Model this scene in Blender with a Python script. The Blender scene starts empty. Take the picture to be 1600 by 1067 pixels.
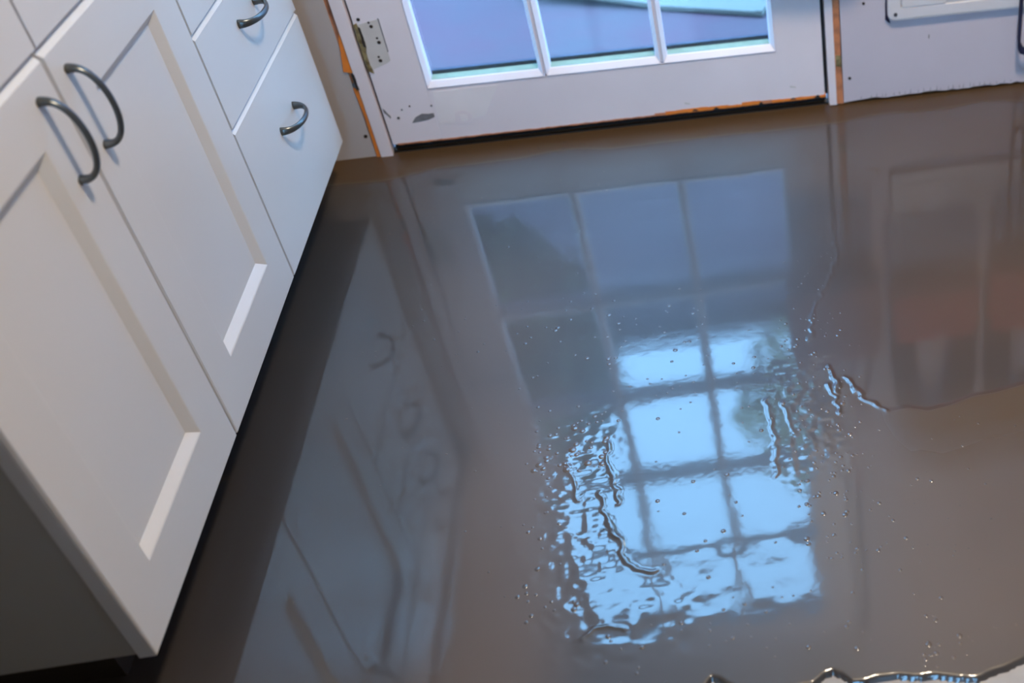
import bpy, bmesh, math, random
import numpy as np
from mathutils import Vector, Matrix

random.seed(7)
np.random.seed(7)
scene = bpy.context.scene
C = scene.collection

# ------------------------------------------------------------------ camera
cam_data = bpy.data.cameras.new('camera')
cam = bpy.data.objects.new('camera', cam_data)
C.objects.link(cam)
right = Vector((0.98544473, -0.16566226, -0.03814054))
up = Vector((0.13474743, 0.62441122, 0.76938531))
fwd = Vector((0.10364272, 0.76332604, -0.63764531))
m = Matrix((right, up, -fwd)).transposed().to_4x4()
m.translation = Vector((0.69176, -2.22367, 1.15258))
cam.matrix_world = m
cam_data.sensor_fit = 'HORIZONTAL'
cam_data.sensor_width = 36
cam_data.lens = 1779.6 / 1600 * 36
cam_data.shift_x = -527.24 / 1600
cam_data.shift_y = 21.76 / 1600
cam_data.clip_start = 0.02
cam_data.dof.use_dof = True
cam_data.dof.focus_distance = 1.75
cam_data.dof.aperture_fstop = 3.2
scene.camera = cam

# ------------------------------------------------------------------ sky
world = bpy.data.worlds.new('overcast_sky')
scene.world = world
world.use_nodes = True
bg = world.node_tree.nodes['Background']
bg.inputs['Color'].default_value = (0.25, 0.57, 1.0, 1)
bg.inputs['Strength'].default_value = 14.6

# ------------------------------------------------------------------ exposure
vs = scene.view_settings
vs.view_transform = 'Standard'
vs.look = 'None'
vs.exposure = 0.13
vs.gamma = 1.0
vs.use_curve_mapping = False

LAMP_POS = (1.15, -1.12, 2.36)
LAMP_POWER = 44.0
LAMP_COLOR = (1.0, 0.83, 0.64)


# ------------------------------------------------------------------ materials
def mat(name, col, rough=0.5, var=0.0, scale=8.0, col2=None, bump=0.0, bscale=60.0, ior=1.45, metal=0.0, detail=4.0, lo=0.35, hi=0.65):
    mt = bpy.data.materials.new(name)
    mt.use_nodes = True
    nt = mt.node_tree
    b = nt.nodes['Principled BSDF']
    b.inputs['Roughness'].default_value = rough
    b.inputs['IOR'].default_value = ior
    b.inputs['Metallic'].default_value = metal
    tc = nt.nodes.new('ShaderNodeTexCoord')
    if col2 is None:
        col2 = tuple(max(0, c * (1 - var)) for c in col)
    n = nt.nodes.new('ShaderNodeTexNoise')
    n.inputs['Scale'].default_value = scale
    n.inputs['Detail'].default_value = detail
    nt.links.new(tc.outputs['Object'], n.inputs['Vector'])
    r = nt.nodes.new('ShaderNodeValToRGB')
    r.color_ramp.elements[0].position = lo
    r.color_ramp.elements[1].position = hi
    r.color_ramp.elements[0].color = (*col, 1)
    r.color_ramp.elements[1].color = (*col2, 1)
    nt.links.new(n.outputs['Fac'], r.inputs['Fac'])
    nt.links.new(r.outputs['Color'], b.inputs['Base Color'])
    if bump > 0:
        n2 = nt.nodes.new('ShaderNodeTexNoise')
        n2.inputs['Scale'].default_value = bscale
        n2.inputs['Detail'].default_value = 3
        nt.links.new(tc.outputs['Object'], n2.inputs['Vector'])
        bp = nt.nodes.new('ShaderNodeBump')
        bp.inputs['Strength'].default_value = bump
        bp.inputs['Distance'].default_value = 0.002
        nt.links.new(n2.outputs['Fac'], bp.inputs['Height'])
        nt.links.new(bp.outputs['Normal'], b.inputs['Normal'])
    return mt


M = {}
M['cabinet'] = mat('white_cabinet_lacquer', (0.65, 0.635, 0.62), 0.30, 0.03, 3, bump=0.03, bscale=20)
M['carcass'] = mat('cabinet_carcass', (0.40, 0.39, 0.36), 0.5, 0.06, 4)
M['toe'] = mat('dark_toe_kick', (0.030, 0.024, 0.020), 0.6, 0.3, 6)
M['pewter'] = mat('dark_pewter', (0.14, 0.15, 0.15), 0.30, 0.2, 20, metal=0.85)
M['blocker'] = mat('grey_blocker_enamel', (0.30, 0.29, 0.27), 0.4, 0.05, 4)
M['counter'] = mat('speckled_counter', (0.20, 0.19, 0.18), 0.3, 0.4, 90)
M['doorpaint'] = mat('white_door_paint', (0.85, 0.79, 0.83), 0.42, 0.06, 5, bump=0.10, bscale=35)
M['patch'] = mat('fresh_white_filler', (0.86, 0.82, 0.84), 0.6, 0.05, 12, bump=0.1, bscale=60)
M['bare_grey'] = mat('scraped_grey_spot', (0.22, 0.215, 0.23), 0.6, 0.25, 60)
M['mortise'] = mat('hinge_recess_paint', (0.66, 0.63, 0.60), 0.55, 0.08, 25)
M['hole'] = mat('dark_hole', (0.035, 0.03, 0.03), 0.8, 0.3, 40)
M['rawwood'] = mat('yellowed_splinter_wood', (0.36, 0.30, 0.15), 0.7, 0.6, 70, col2=(0.12, 0.09, 0.04))
M['orange'] = mat('orange_bare_wood', (0.92, 0.27, 0.03), 0.6, 0.3, 45, col2=(0.78, 0.23, 0.04), bump=0.3, bscale=120)
M['orange_dull'] = mat('dull_orange_bare_wood', (0.62, 0.24, 0.11), 0.65, 0.3, 40, col2=(0.30, 0.12, 0.06), bump=0.3, bscale=120, lo=0.45, hi=0.75)
M['wall'] = mat('grey_white_wall_paint', (0.55, 0.50, 0.48), 0.6, 0.06, 4, bump=0.15, bscale=45)
M['panel'] = mat('lavender_white_panel_paint', (0.63, 0.58, 0.64), 0.5, 0.06, 4, bump=0.15, bscale=45)
M['roomwall'] = mat('room_wall_paint', (0.42, 0.40, 0.37), 0.7, 0.05, 2)
M['ceiling'] = mat('ceiling_paint', (0.62, 0.61, 0.58), 0.8, 0.03, 2)
M['dark'] = mat('dark_gap', (0.012, 0.011, 0.012), 0.7, 0.3, 20)
M['plastic'] = mat('white_plastic', (0.74, 0.72, 0.74), 0.35, 0.02, 4)
M['screw'] = mat('grey_screw_metal', (0.12, 0.12, 0.14), 0.4, 0.2, 80, metal=0.6)
M['flap'] = mat('smoky_flap_vinyl', (0.60, 0.59, 0.62), 0.35, 0.05, 6)
M['putty'] = mat('aged_greenish_putty', (0.28, 0.36, 0.27), 0.7, 0.15, 40)
M['spacer'] = mat('dark_glazing_spacer', (0.045, 0.05, 0.08), 0.5, 0.3, 60)
M['subfloor'] = mat('pale_primed_board', (0.42, 0.40, 0.39), 0.6, 0.25, 14, bump=0.2, bscale=50)
M['terrace'] = mat('mottled_terrace_stone', (0.088, 0.038, 0.056), 0.75, 0.4, 3, col2=(0.068, 0.050, 0.063), bump=0.4, bscale=40)
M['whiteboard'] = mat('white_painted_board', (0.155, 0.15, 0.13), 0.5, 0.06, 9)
M['siding'] = mat('blue_grey_siding', (0.34, 0.25, 0.31), 0.7, 0.12, 3)
M['roofing'] = mat('roof_shingle', (0.08, 0.07, 0.07), 0.8, 0.3, 12)
M['bark'] = mat('tree_bark', (0.09, 0.06, 0.045), 0.9, 0.4, 18)
M['leaf'] = mat('yellow_green_leaf', (0.42, 0.36, 0.16), 0.6, 0.4, 3, col2=(0.28, 0.28, 0.13))
M['leaf_dark'] = mat('dark_green_leaf', (0.07, 0.075, 0.035), 0.6, 0.4, 3, col2=(0.11, 0.10, 0.05))
M['dusty_red'] = mat('dusty_red_canvas', (0.42, 0.20, 0.17), 0.9, 0.2, 20, bump=0.3, bscale=200)
M['brick_red'] = mat('brick_red_canvas', (0.58, 0.095, 0.075), 0.85, 0.25, 20, bump=0.3, bscale=200)
M['strap'] = mat('dark_brown_strap', (0.035, 0.024, 0.015), 0.7, 0.3, 30)
M['navy'] = mat('navy_webbing', (0.018, 0.022, 0.07), 0.7, 0.3, 60)
M['brass'] = mat('dull_brass', (0.45, 0.34, 0.16), 0.35, 0.2, 30, metal=0.9)


def glass_material():
    mt = bpy.data.materials.new('window_glass')
    mt.use_nodes = True
    nt = mt.node_tree
    nt.nodes.clear()
    out = nt.nodes.new('ShaderNodeOutputMaterial')
    mx = nt.nodes.new('ShaderNodeMixShader')
    tr = nt.nodes.new('ShaderNodeBsdfTransparent')
    tr.inputs['Color'].default_value = (0.95, 0.97, 0.97, 1)
    gl = nt.nodes.new('ShaderNodeBsdfGlossy')
    gl.inputs['Roughness'].default_value = 0.02
    fr = nt.nodes.new('ShaderNodeLayerWeight')
    fr.inputs['Blend'].default_value = 0.5
    pw = nt.nodes.new('ShaderNodeMath')
    pw.operation = 'POWER'
    pw.inputs[1].default_value = 4.0
    nt.links.new(fr.outputs['Facing'], pw.inputs[0])
    ma = nt.nodes.new('ShaderNodeMath')
    ma.operation = 'MULTIPLY_ADD'
    ma.inputs[1].default_value = 0.9
    ma.inputs[2].default_value = 0.03
    nt.links.new(pw.outputs[0], ma.inputs[0])
    nt.links.new(ma.outputs[0], mx.inputs[0])
    nt.links.new(tr.outputs[0], mx.inputs[1])
    nt.links.new(gl.outputs[0], mx.inputs[2])
    nt.links.new(mx.outputs[0], out.inputs[0])
    return mt


M['glass'] = glass_material()


def wet_floor_material(name, with_edge):
    """wet levelling compound: dark warm grey cement under a glossy water film"""
    mt = bpy.data.materials.new(name)
    mt.use_nodes = True
    nt = mt.node_tree
    L = nt.links.new
    b = nt.nodes['Principled BSDF']
    b.inputs['IOR'].default_value = 1.52
    b.inputs['Roughness'].default_value = 0.40
    b.inputs['Coat Weight'].default_value = 1.0
    b.inputs['Coat IOR'].default_value = 1.56
    b.inputs['Coat Roughness'].default_value = 0.04
    tc = nt.nodes.new('ShaderNodeTexCoord')
    n = nt.nodes.new('ShaderNodeTexNoise')
    n.inputs['Scale'].default_value = 2.6
    n.inputs['Detail'].default_value = 3
    L(tc.outputs['Object'], n.inputs['Vector'])
    r = nt.nodes.new('ShaderNodeValToRGB')
    r.color_ramp.elements[0].position = 0.36
    r.color_ramp.elements[1].position = 0.66
    r.color_ramp.elements[0].color = (0.033, 0.028, 0.025, 1)
    r.color_ramp.elements[1].color = (0.088, 0.060, 0.042, 1)
    if with_edge:
        # brown streaks broken by noise; grey kept dark beside the cabinets to imitate shade
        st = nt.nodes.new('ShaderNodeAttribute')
        st.attribute_name = 'clay_and_shade'
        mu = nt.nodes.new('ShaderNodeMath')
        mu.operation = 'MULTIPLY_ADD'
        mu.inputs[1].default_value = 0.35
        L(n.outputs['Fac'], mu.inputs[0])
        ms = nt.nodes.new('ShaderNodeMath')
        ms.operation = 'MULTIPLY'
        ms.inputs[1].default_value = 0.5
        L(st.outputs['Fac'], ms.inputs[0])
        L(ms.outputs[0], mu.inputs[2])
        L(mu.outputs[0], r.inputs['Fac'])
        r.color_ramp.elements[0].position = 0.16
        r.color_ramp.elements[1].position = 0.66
    else:
        L(n.outputs['Fac'], r.inputs['Fac'])
    col = r.outputs['Color']
    if with_edge:
        # half-dried matt brown areas
        mr = nt.nodes.new('ShaderNodeAttribute')
        mr.attribute_name = 'dryness'
        mx = nt.nodes.new('ShaderNodeMix')
        mx.data_type = 'RGBA'
        L(mr.outputs['Fac'], mx.inputs['Factor'])
        L(col, mx.inputs['A'])
        mx.inputs['B'].default_value = (0.080, 0.047, 0.020, 1)
        col = mx.outputs['Result']
        rr = nt.nodes.new('ShaderNodeMapRange')
        rr.inputs['To Min'].default_value = 0.058
        rr.inputs['To Max'].default_value = 0.5
        L(mr.outputs['Fac'], rr.inputs['Value'])
        L(rr.outputs[0], b.inputs['Coat Roughness'])
        sp = nt.nodes.new('ShaderNodeMapRange')
        sp.inputs['To Min'].default_value = 1.0
        sp.inputs['To Max'].default_value = 0.1
        L(mr.outputs['Fac'], sp.inputs['Value'])
        L(sp.outputs[0], b.inputs['Coat Weight'])
        # very fine ripple of the film
        n3 = nt.nodes.new('ShaderNodeTexNoise')
        n3.inputs['Scale'].default_value = 38
        n3.inputs['Detail'].default_value = 2
        L(tc.outputs['Object'], n3.inputs['Vector'])
        bp = nt.nodes.new('ShaderNodeBump')
        bp.inputs['Strength'].default_value = 0.05
        bp.inputs['Distance'].default_value = 0.002
        L(n3.outputs['Fac'], bp.inputs['Height'])
        L(bp.outputs['Normal'], b.inputs['Coat Normal'])
    L(col, b.inputs['Base Color'])
    return mt


M['wet'] = wet_floor_material('wet_levelling_compound', True)
M['bubble'] = wet_floor_material('wet_bubble_film', False)


# ------------------------------------------------------------------ helpers
def obj(name, bm, material, parent=None, smooth=False, loc=None):
    if isinstance(bm, bmesh.types.BMesh):
        me = bpy.data.meshes.new(name)
        bmesh.ops.recalc_face_normals(bm, faces=bm.faces[:])
        bm.to_mesh(me)
        bm.free()
    else:
        me = bm
    if not me.materials:
        me.materials.append(M[material] if isinstance(material, str) else material)
    if smooth:
        for p in me.polygons:
            p.use_smooth = True
    o = bpy.data.objects.new(name, me)
    C.objects.link(o)
    if parent:
        o.parent = parent
        o.matrix_parent_inverse = Matrix.Translation(-parent.location) if parent.type == 'EMPTY' else Matrix()
    if loc:
        o.location = loc
    return o


def thing(name, label, cat, loc=(0, 0, 0), group=None, kind=None):
    o = bpy.data.objects.new(name, None)
    C.objects.link(o)
    o.location = loc
    o.empty_display_size = 0.05
    tag(o, label, cat, group, kind)
    return o


def tag(o, label=None, cat=None, group=None, kind=None):
    if label:
        o['label'] = label
    if cat:
        o['category'] = cat
    if group:
        o['group'] = group
    if kind:
        o['kind'] = kind
    return o


def box(x0, x1, y0, y1, z0, z1, bev=0.0, bm=None):
    b2 = bmesh.new()
    bmesh.ops.create_cube(b2, size=1)
    for v in b2.verts:
        v.co = Vector(((x0 + x1) / 2 + v.co.x * (x1 - x0), (y0 + y1) / 2 + v.co.y * (y1 - y0), (z0 + z1) / 2 + v.co.z * (z1 - z0)))
    if bev > 0:
        bmesh.ops.bevel(b2, geom=b2.edges[:], offset=bev, segments=2, affect='EDGES', clamp_overlap=True)
    if bm is None:
        return b2
    me = bpy.data.meshes.new('t')
    b2.to_mesh(me)
    b2.free()
    bm.from_mesh(me)
    bpy.data.meshes.remove(me)
    return bm


def prism(pts, axis, a, b, bev=0.0):
    """polygon pts extruded along an axis ('x': pts are (y,z); 'y': (x,z); 'z': (x,y))"""
    bm = bmesh.new()

    def mk(p, d):
        return {'x': (d, p[0], p[1]), 'y': (p[0], d, p[1]), 'z': (p[0], p[1], d)}[axis]
    v0 = [bm.verts.new(mk(p, a)) for p in pts]
    v1 = [bm.verts.new(mk(p, b)) for p in pts]
    n = len(pts)
    bm.faces.new(v0)
    bm.faces.new(v1[::-1])
    for i in range(n):
        bm.faces.new((v0[i], v0[(i + 1) % n], v1[(i + 1) % n], v1[i]))
    if bev > 0:
        bmesh.ops.recalc_face_normals(bm, faces=bm.faces[:])
        bmesh.ops.bevel(bm, geom=bm.edges[:], offset=bev, segments=2, affect='EDGES', clamp_overlap=True)
    return bm


def sweep(pts, widths, thicks, side, n=10, bm=None):
    """elliptical tube along pts; 'side' is the direction of the wide axis"""
    if bm is None:
        bm = bmesh.new()
    side = Vector(side).normalized()
    rings = []
    for i, p in enumerate(pts):
        p = Vector(p)
        t = (Vector(pts[min(i + 1, len(pts) - 1)]) - Vector(pts[max(i - 1, 0)])).normalized()
        s = (side - t * side.dot(t)).normalized()
        u = t.cross(s)
        rings.append([bm.verts.new(p + s * (widths[i] / 2 * math.cos(2 * math.pi * k / n)) + u * (thicks[i] / 2 * math.sin(2 * math.pi * k / n))) for k in range(n)])
    for a, b in zip(rings[:-1], rings[1:]):
        for k in range(n):
            bm.faces.new((a[k], a[(k + 1) % n], b[(k + 1) % n], b[k]))
    bm.faces.new(rings[0][::-1])
    bm.faces.new(rings[-1])
    return bm


def disc(x, y, z, r, depth, axis='y', n=14, ry=None):
    """short cylinder, facing -y for axis 'y' or +x for axis 'x'"""
    ry = ry or r
    pts = [(math.cos(2 * math.pi * k / n) * r, math.sin(2 * math.pi * k / n) * ry) for k in range(n)]
    if axis == 'y':
        return prism([(x + a, z + b) for a, b in pts], 'y', y - depth, y)
    return prism([(y + a, z + b) for a, b in pts], 'x', x, x + depth)


def ragged(pts, amp, step, seed):
    """resample a closed polygon with small random jitter"""
    rnd = random.Random(seed)
    out = []
    for i, p in enumerate(pts):
        q = pts[(i + 1) % len(pts)]
        d = math.hypot(q[0] - p[0], q[1] - p[1])
        k = max(1, int(d / step))
        for j in range(k):
            t = j / k
            out.append((p[0] + (q[0] - p[0]) * t + rnd.uniform(-amp, amp), p[1] + (q[1] - p[1]) * t + rnd.uniform(-amp, amp)))
    return out


# ------------------------------------------------------------------ dimensions
XL, XR = 0.063, 0.973          # door edges
HD = 0.0225                    # gap under the door
HB = 0.152                     # glass bottom
STILE = 0.1131
MT = 0.026
ROWP = 0.311
ZC = 0.0865                    # cabinet bottom
G1, G2, YE, CF = -0.55, -0.936, -1.311, -0.0895
ZD, Z1, Z2 = 0.654, 0.503, 0.353
GLASS_TOP = HB + 5 * ROWP - MT
DOOR_TOP = GLASS_TOP + 0.12

# ------------------------------------------------------------------ floor: wet poured compound
EDGE = [(-0.7, -1.95), (0.1, -1.75), (0.45, -1.56), (0.56, -1.47), (0.600, -1.416), (0.61, -1.407), (0.619, -1.396), (0.628, -1.402), (0.636, -1.412), (0.66, -1.425), (0.70, -1.432),
        (0.736, -1.432), (0.752, -1.420), (0.762, -1.417), (0.772, -1.424), (0.782, -1.435), (0.835, -1.438), (0.87, -1.444), (0.908, -1.457), (0.935, -1.458), (0.955, -1.455),
        (0.975, -1.449), (0.991, -1.441), (1.06, -1.40), (1.3, -1.37), (2.7, -1.3)]
STRINGS = {  # polyline, height, half width (metres)
    's1': ([(0.907, -0.526), (0.902, -0.576), (0.886, -0.622), (0.862, -0.665), (0.837, -0.724), (0.823, -0.79)], 0.0005, 0.0045),
    's2': ([(0.846, -0.861), (0.849, -0.893), (0.849, -0.931)], 0.0014, 0.005),
    's2b': ([(0.835, -0.906), (0.842, -0.945), (0.846, -0.975)], 0.0012, 0.0045),
    's3': ([(0.865, -0.896), (0.88, -0.945), (0.899, -0.971), (0.914, -0.985)], 0.0016, 0.006),
    'c1': ([(0.498, -0.965), (0.496, -0.998), (0.507, -1.04), (0.511, -1.097)], 0.0013, 0.005),
    'c2': ([(0.485, -1.067), (0.498, -1.119), (0.51, -1.157), (0.522, -1.204), (0.539, -1.218), (0.557, -1.225)], 0.0013, 0.005),
    'c3': ([(0.493, -1.124), (0.508, -1.158)], 0.001, 0.004),
    'v1': ([(0.738, -0.922), (0.739, -0.959), (0.741, -1.016), (0.733, -1.087)], 0.0007, 0.005),
    'v2': ([(0.760, -0.93), (0.762, -0.97), (0.770, -1.00)], 0.0006, 0.004),
    'a1': ([(0.468, -1.315), (0.48, -1.300), (0.50, -1.300), (0.515, -1.31)], 0.0012, 0.005),
    'a2': ([(0.44, -1.00), (0.45, -1.03), (0.455, -1.075)], 0.0010, 0.005),
}
LIP = [(0.895, -0.968), (0.915, -0.983), (0.946, -0.981), (0.973, -0.994), (1.004, -0.989), (1.046, -0.976), (1.087, -0.974), (1.13, -0.965), (1.233, -0.959), (1.6, -0.94), (2.7, -0.9)]


def vnoise(x, y, scale, seed):
    """smooth value noise on arrays"""
    rs = np.random.RandomState(seed)
    T = rs.rand(64, 64)
    u = x * scale + 100.3
    v = y * scale + 77.7
    i = np.floor(u).astype(int)
    j = np.floor(v).astype(int)
    fu = u - i
    fv = v - j
    fu = fu * fu * fu * (fu * (fu * 6 - 15) + 10)
    fv = fv * fv * fv * (fv * (fv * 6 - 15) + 10)
    g = lambda a, b: T[a % 64, b % 64]
    return (g(i, j) * (1 - fu) * (1 - fv) + g(i + 1, j) * fu * (1 - fv) + g(i, j + 1) * (1 - fu) * fv + g(i + 1, j + 1) * fu * fv) - 0.5


def seg_dist(x, y, pl):
    best = np.full(x.shape, 9.0)
    for (ax, ay), (bx, by) in zip(pl[:-1], pl[1:]):
        dx, dy = bx - ax, by - ay
        t = np.clip(((x - ax) * dx + (y - ay) * dy) / (dx * dx + dy * dy), 0, 1)
        best = np.minimum(best, np.hypot(x - ax - t * dx, y - ay - t * dy))
    return best


def blob(x, y, cx, cy, rx, ry, p=2):
    return np.exp(-(np.abs((x - cx) / rx) ** p + np.abs((y - cy) / ry) ** p))


def floor_height(x, y):
    h = 0.0010 * vnoise(x, y, 3.0, 1) + 0.00030 * vnoise(x, y, 9.0, 2)
    # rippled left flank, lower rim and right flank of the pour
    left = blob(x, y, 0.455, -1.10, 0.055, 0.19, 4)
    low = blob(x, y, 0.52, -1.30, 0.11, 0.06, 4)
    rgt = blob(x, y, 0.80, -0.97, 0.055, 0.13, 4)
    mid = blob(x, y, 0.63, -1.24, 0.12, 0.07, 4)
    h += left * (0.0006 * vnoise(x, y, 45, 3) + 0.0005 * vnoise(x, y, 95, 4))
    h += low * (0.0006 * vnoise(x, y, 40, 5) + 0.0003 * vnoise(x, y, 90, 6))
    h += rgt * (0.0004 * vnoise(x * 1.6, y * 0.7, 55, 7) + 0.0004 * vnoise(x, y, 110, 8))
    h += mid * 0.0006 * vnoise(x, y, 30, 9)
    for k, (pl, a, w) in STRINGS.items():
        d = seg_dist(x + 0.009 * vnoise(x, y, 85, 12), y + 0.006 * vnoise(x, y, 70, 14), pl)
        h += a * 0.75 * np.exp(-(d / (w * (0.62 + 0.5 * vnoise(x, y, 60, 15)))) ** 2)
    # overlapping flow front on the right: the far layer ends in a rounded lip
    lx = np.array([p[0] for p in LIP])
    ly = np.array([p[1] for p in LIP])
    yl = np.interp(x, lx, ly) + 0.004 * vnoise(x, y * 0, 40, 13)
    s = np.clip((y - yl) / 0.0045, -1, 1)
    fade = np.clip((x - 0.885) / 0.06, 0, 1)
    h += fade * 0.0013 * (0.5 - 0.5 * s) * np.clip(1 - (yl - y) / 0.22, 0, 1)
    # rounded rim where the pour stops
    ex = np.array([p[0] for p in EDGE])
    ey = np.array([p[1] for p in EDGE])
    ye = np.interp(x, ex, ey) - 0.005 + 0.006 * vnoise(x, x * 0, 45, 16)
    d = np.clip((y - ye) / 0.007, -1, 1)
    h -= np.where(d < 1, 0.007 * (1 - np.sqrt(np.clip(1 - (1 - np.maximum(d, 0)) ** 2, 0, 1))), 0)
    h -= np.where(d < 0, 0.006, 0)
    # meniscus at the door wall
    h += 0.0015 * np.exp((y - 0.0) / 0.012)
    return h


def grid_axis(parts):
    a = []
    for s, e, st in parts:
        a.extend(np.arange(s, e - 1e-9, st))
    a.append(parts[-1][1])
    return np.array(a)


gx = grid_axis([(-0.64, 0.34, 0.02), (0.34, 0.94, 0.002), (0.94, 1.14, 0.004), (1.14, 2.6, 0.02)])
gy = grid_axis([(-2.0, -1.5, 0.02), (-1.5, -1.36, 0.003), (-1.36, -0.70, 0.002), (-0.70, -0.45, 0.0035), (-0.45, -0.06, 0.01), (-0.06, 0.02, 0.004)])
X, Y = np.meshgrid(gx, gy)
Z = floor_height(X, Y)
co = np.stack([X, Y, Z], -1).reshape(-1, 3)
nx_, ny_ = len(gx), len(gy)
ii = np.arange(nx_ * ny_).reshape(ny_, nx_)
quads = np.stack([ii[:-1, :-1], ii[:-1, 1:], ii[1:, 1:], ii[1:, :-1]], -1).reshape(-1, 4)
me = bpy.data.meshes.new('floor')
me.vertices.add(len(co))
me.vertices.foreach_set('co', co.astype(np.float32).ravel())
me.loops.add(len(quads) * 4)
me.loops.foreach_set('vertex_index', quads.astype(np.int32).ravel())
me.polygons.add(len(quads))
me.polygons.foreach_set('loop_start', (np.arange(len(quads)) * 4).astype(np.int32))
me.polygons.foreach_set('use_smooth', np.ones(len(quads), dtype=bool))
me.update(calc_edges=True)


def dryness(x, y):
    """half-dried matt areas: margin along the door wall and the older layer below the flow front"""
    mrg = 0.082 + 0.035 * vnoise(x, y, 9, 30) + 0.04 * np.clip((0.15 - x) / 0.15, 0, 1)
    a = np.clip((y + mrg) / 0.025, 0, 1)
    lx = np.array([p[0] for p in LIP])
    ly = np.array([p[1] for p in LIP])
    yl = np.interp(x, lx, ly)
    dep = 0.17 + 0.10 * vnoise(x, y, 7, 31)
    b = np.clip((yl - y) / 0.006, 0, 1) * np.clip((y - (yl - dep)) / 0.12, 0, 1) * np.clip((x - 0.87) / 0.06, 0, 1)
    return np.maximum(a, 0.85 * b)


at = me.attributes.new('dryness', 'FLOAT', 'POINT')
at.data.foreach_set('value', dryness(X, Y).astype(np.float32).ravel())
clay_and_shade = np.maximum.reduce([blob(X, Y, 0.35 + 0.05 * vnoise(X, Y, 6, 40), -1.2, 0.09, 0.45, 3), 0.75 * blob(X, Y, 0.33, -0.62, 0.14, 0.24, 2),
                          0.9 * blob(X, Y, 1.35, -0.45, 0.50, 0.50, 4), 0.7 * blob(X, Y, 1.02, -1.20, 0.22, 0.30, 3)])  # real brown bands, also placed to leave a shade-like dark strip by the cabinets
at = me.attributes.new('clay_and_shade', 'FLOAT', 'POINT')
at.data.foreach_set('value', clay_and_shade.astype(np.float32).ravel())
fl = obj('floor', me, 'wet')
tag(fl, 'wet glossy brown-grey poured levelling compound covering the kitchen floor', kind='structure')

sf = obj('subfloor', box(-0.64, 2.6, -4.4, 0.0, -0.045, -0.0078), 'subfloor')
tag(sf, 'pale primed floor board showing past the edge of the wet pour', kind='structure')

# bubbles in the wet film ------------------------------------------------------
rnd = random.Random(11)
pv, pf = [Vector((0, 0, 1))], []
for q_, rho in enumerate((0.3, 0.6, 0.85, 1.0)):
    for k in range(12):
        a = 2 * math.pi * (k + 0.5 * (q_ % 2)) / 12
        pv.append(Vector((rho * math.cos(a), rho * math.sin(a), 1 - rho * rho - (0.4 if rho == 1.0 else 0))))
pf += [[0, 1 + k, 1 + (k + 1) % 12] for k in range(12)]
for q_ in range(3):
    for k in range(12):
        a0, b0 = 1 + 12 * q_, 13 + 12 * q_
        pf.append([a0 + k, b0 + k, b0 + (k + 1) % 12, a0 + (k + 1) % 12])
bub = []


def cluster(n, x0, x1, y0, y1, r0, r1, stretch=1.0):
    for _ in range(n):
        r = 1.35 * (r0 + (r1 - r0) * rnd.random() ** 2.2)
        bub.append((rnd.uniform(x0, x1), rnd.uniform(y0, y1), r, stretch))


cluster(45, 0.15, 0.50, -0.75, -0.15, 0.0012, 0.0022)
cluster(30, 0.36, 0.52, -0.93, -0.55, 0.0016, 0.0034)
cluster(46, 0.39, 0.50, -1.02, -0.90, 0.0018, 0.0050)
cluster(40, 0.38, 0.46, -1.30, -0.95, 0.0015, 0.0036)
cluster(34, 0.50, 0.66, -0.86, -0.60, 0.0016, 0.0036)
cluster(60, 0.55, 0.82, -1.26, -0.74, 0.0014, 0.0030)
cluster(70, 0.77, 0.87, -1.10, -0.72, 0.0012, 0.0032)
cluster(30, 0.76, 0.83, -1.26, -1.05, 0.0016, 0.0038)
cluster(70, 0.80, 0.90, -1.40, -0.55, 0.0012, 0.0026)
cluster(40, 0.88, 1.10, -1.42, -1.0, 0.0010, 0.0024)
cluster(40, 0.45, 0.80, -1.40, -1.28, 0.0012, 0.0030)
cluster(14, 0.87, 0.93, -1.44, -1.40, 0.0016, 0.0034)
cluster(22, 0.25, 0.75, -0.06, -0.02, 0.0012, 0.0020)
cluster(40, 0.05, 0.40, -1.30, -0.30, 0.0009, 0.0016)
bx_, fx_ = [], []
for (x, y, r, st) in bub:
    z = float(floor_height(np.array([x]), np.array([y]))[0])
    base = len(bx_)
    for c in pv:
        bx_.append((x + c.x * r, y + c.y * r * 1.05, z + c.z * r * 0.15))
    fx_.extend([[base + i for i in f] for f in pf])
me = bpy.data.meshes.new('air_bubbles')
me.from_pydata(bx_, [], fx_)
ab = obj('air_bubbles', me, 'bubble', smooth=True)
tag(ab, 'tiny air bubbles scattered over the wet floor surface', 'bubbles', kind='stuff')

# ------------------------------------------------------------------ room shell
wl = obj('wall_left', box(-0.74, -0.64, -4.5, 0.0, -0.05, 2.45), 'roomwall')
tag(wl, 'plain kitchen wall behind the white cabinets', kind='structure')
wr = obj('wall_right', box(2.6, 2.7, -4.5, 0.0, -0.05, 2.45), 'roomwall')
tag(wr, 'plain wall at the far right of the room', kind='structure')
WX0, WX1, WZ0, WZ1 = -0.50, 0.80, 0.60, 2.15
bm = box(-0.74, WX0, -4.5, -4.4, -0.05, 2.45)
box(WX1, 2.7, -4.5, -4.4, -0.05, 2.45, bm=bm)
box(WX0, WX1, -4.5, -4.4, -0.05, WZ0, bm=bm)
box(WX0, WX1, -4.5, -4.4, WZ1, 2.45, bm=bm)
wf = obj('wall_front', bm, 'roomwall')
tag(wf, 'plain wall behind the camera', kind='structure')
ce = obj('ceiling', box(-0.74, 2.7, -4.5, 0.06, 2.45, 2.55), 'ceiling')
tag(ce, 'white ceiling', kind='structure')

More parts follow.
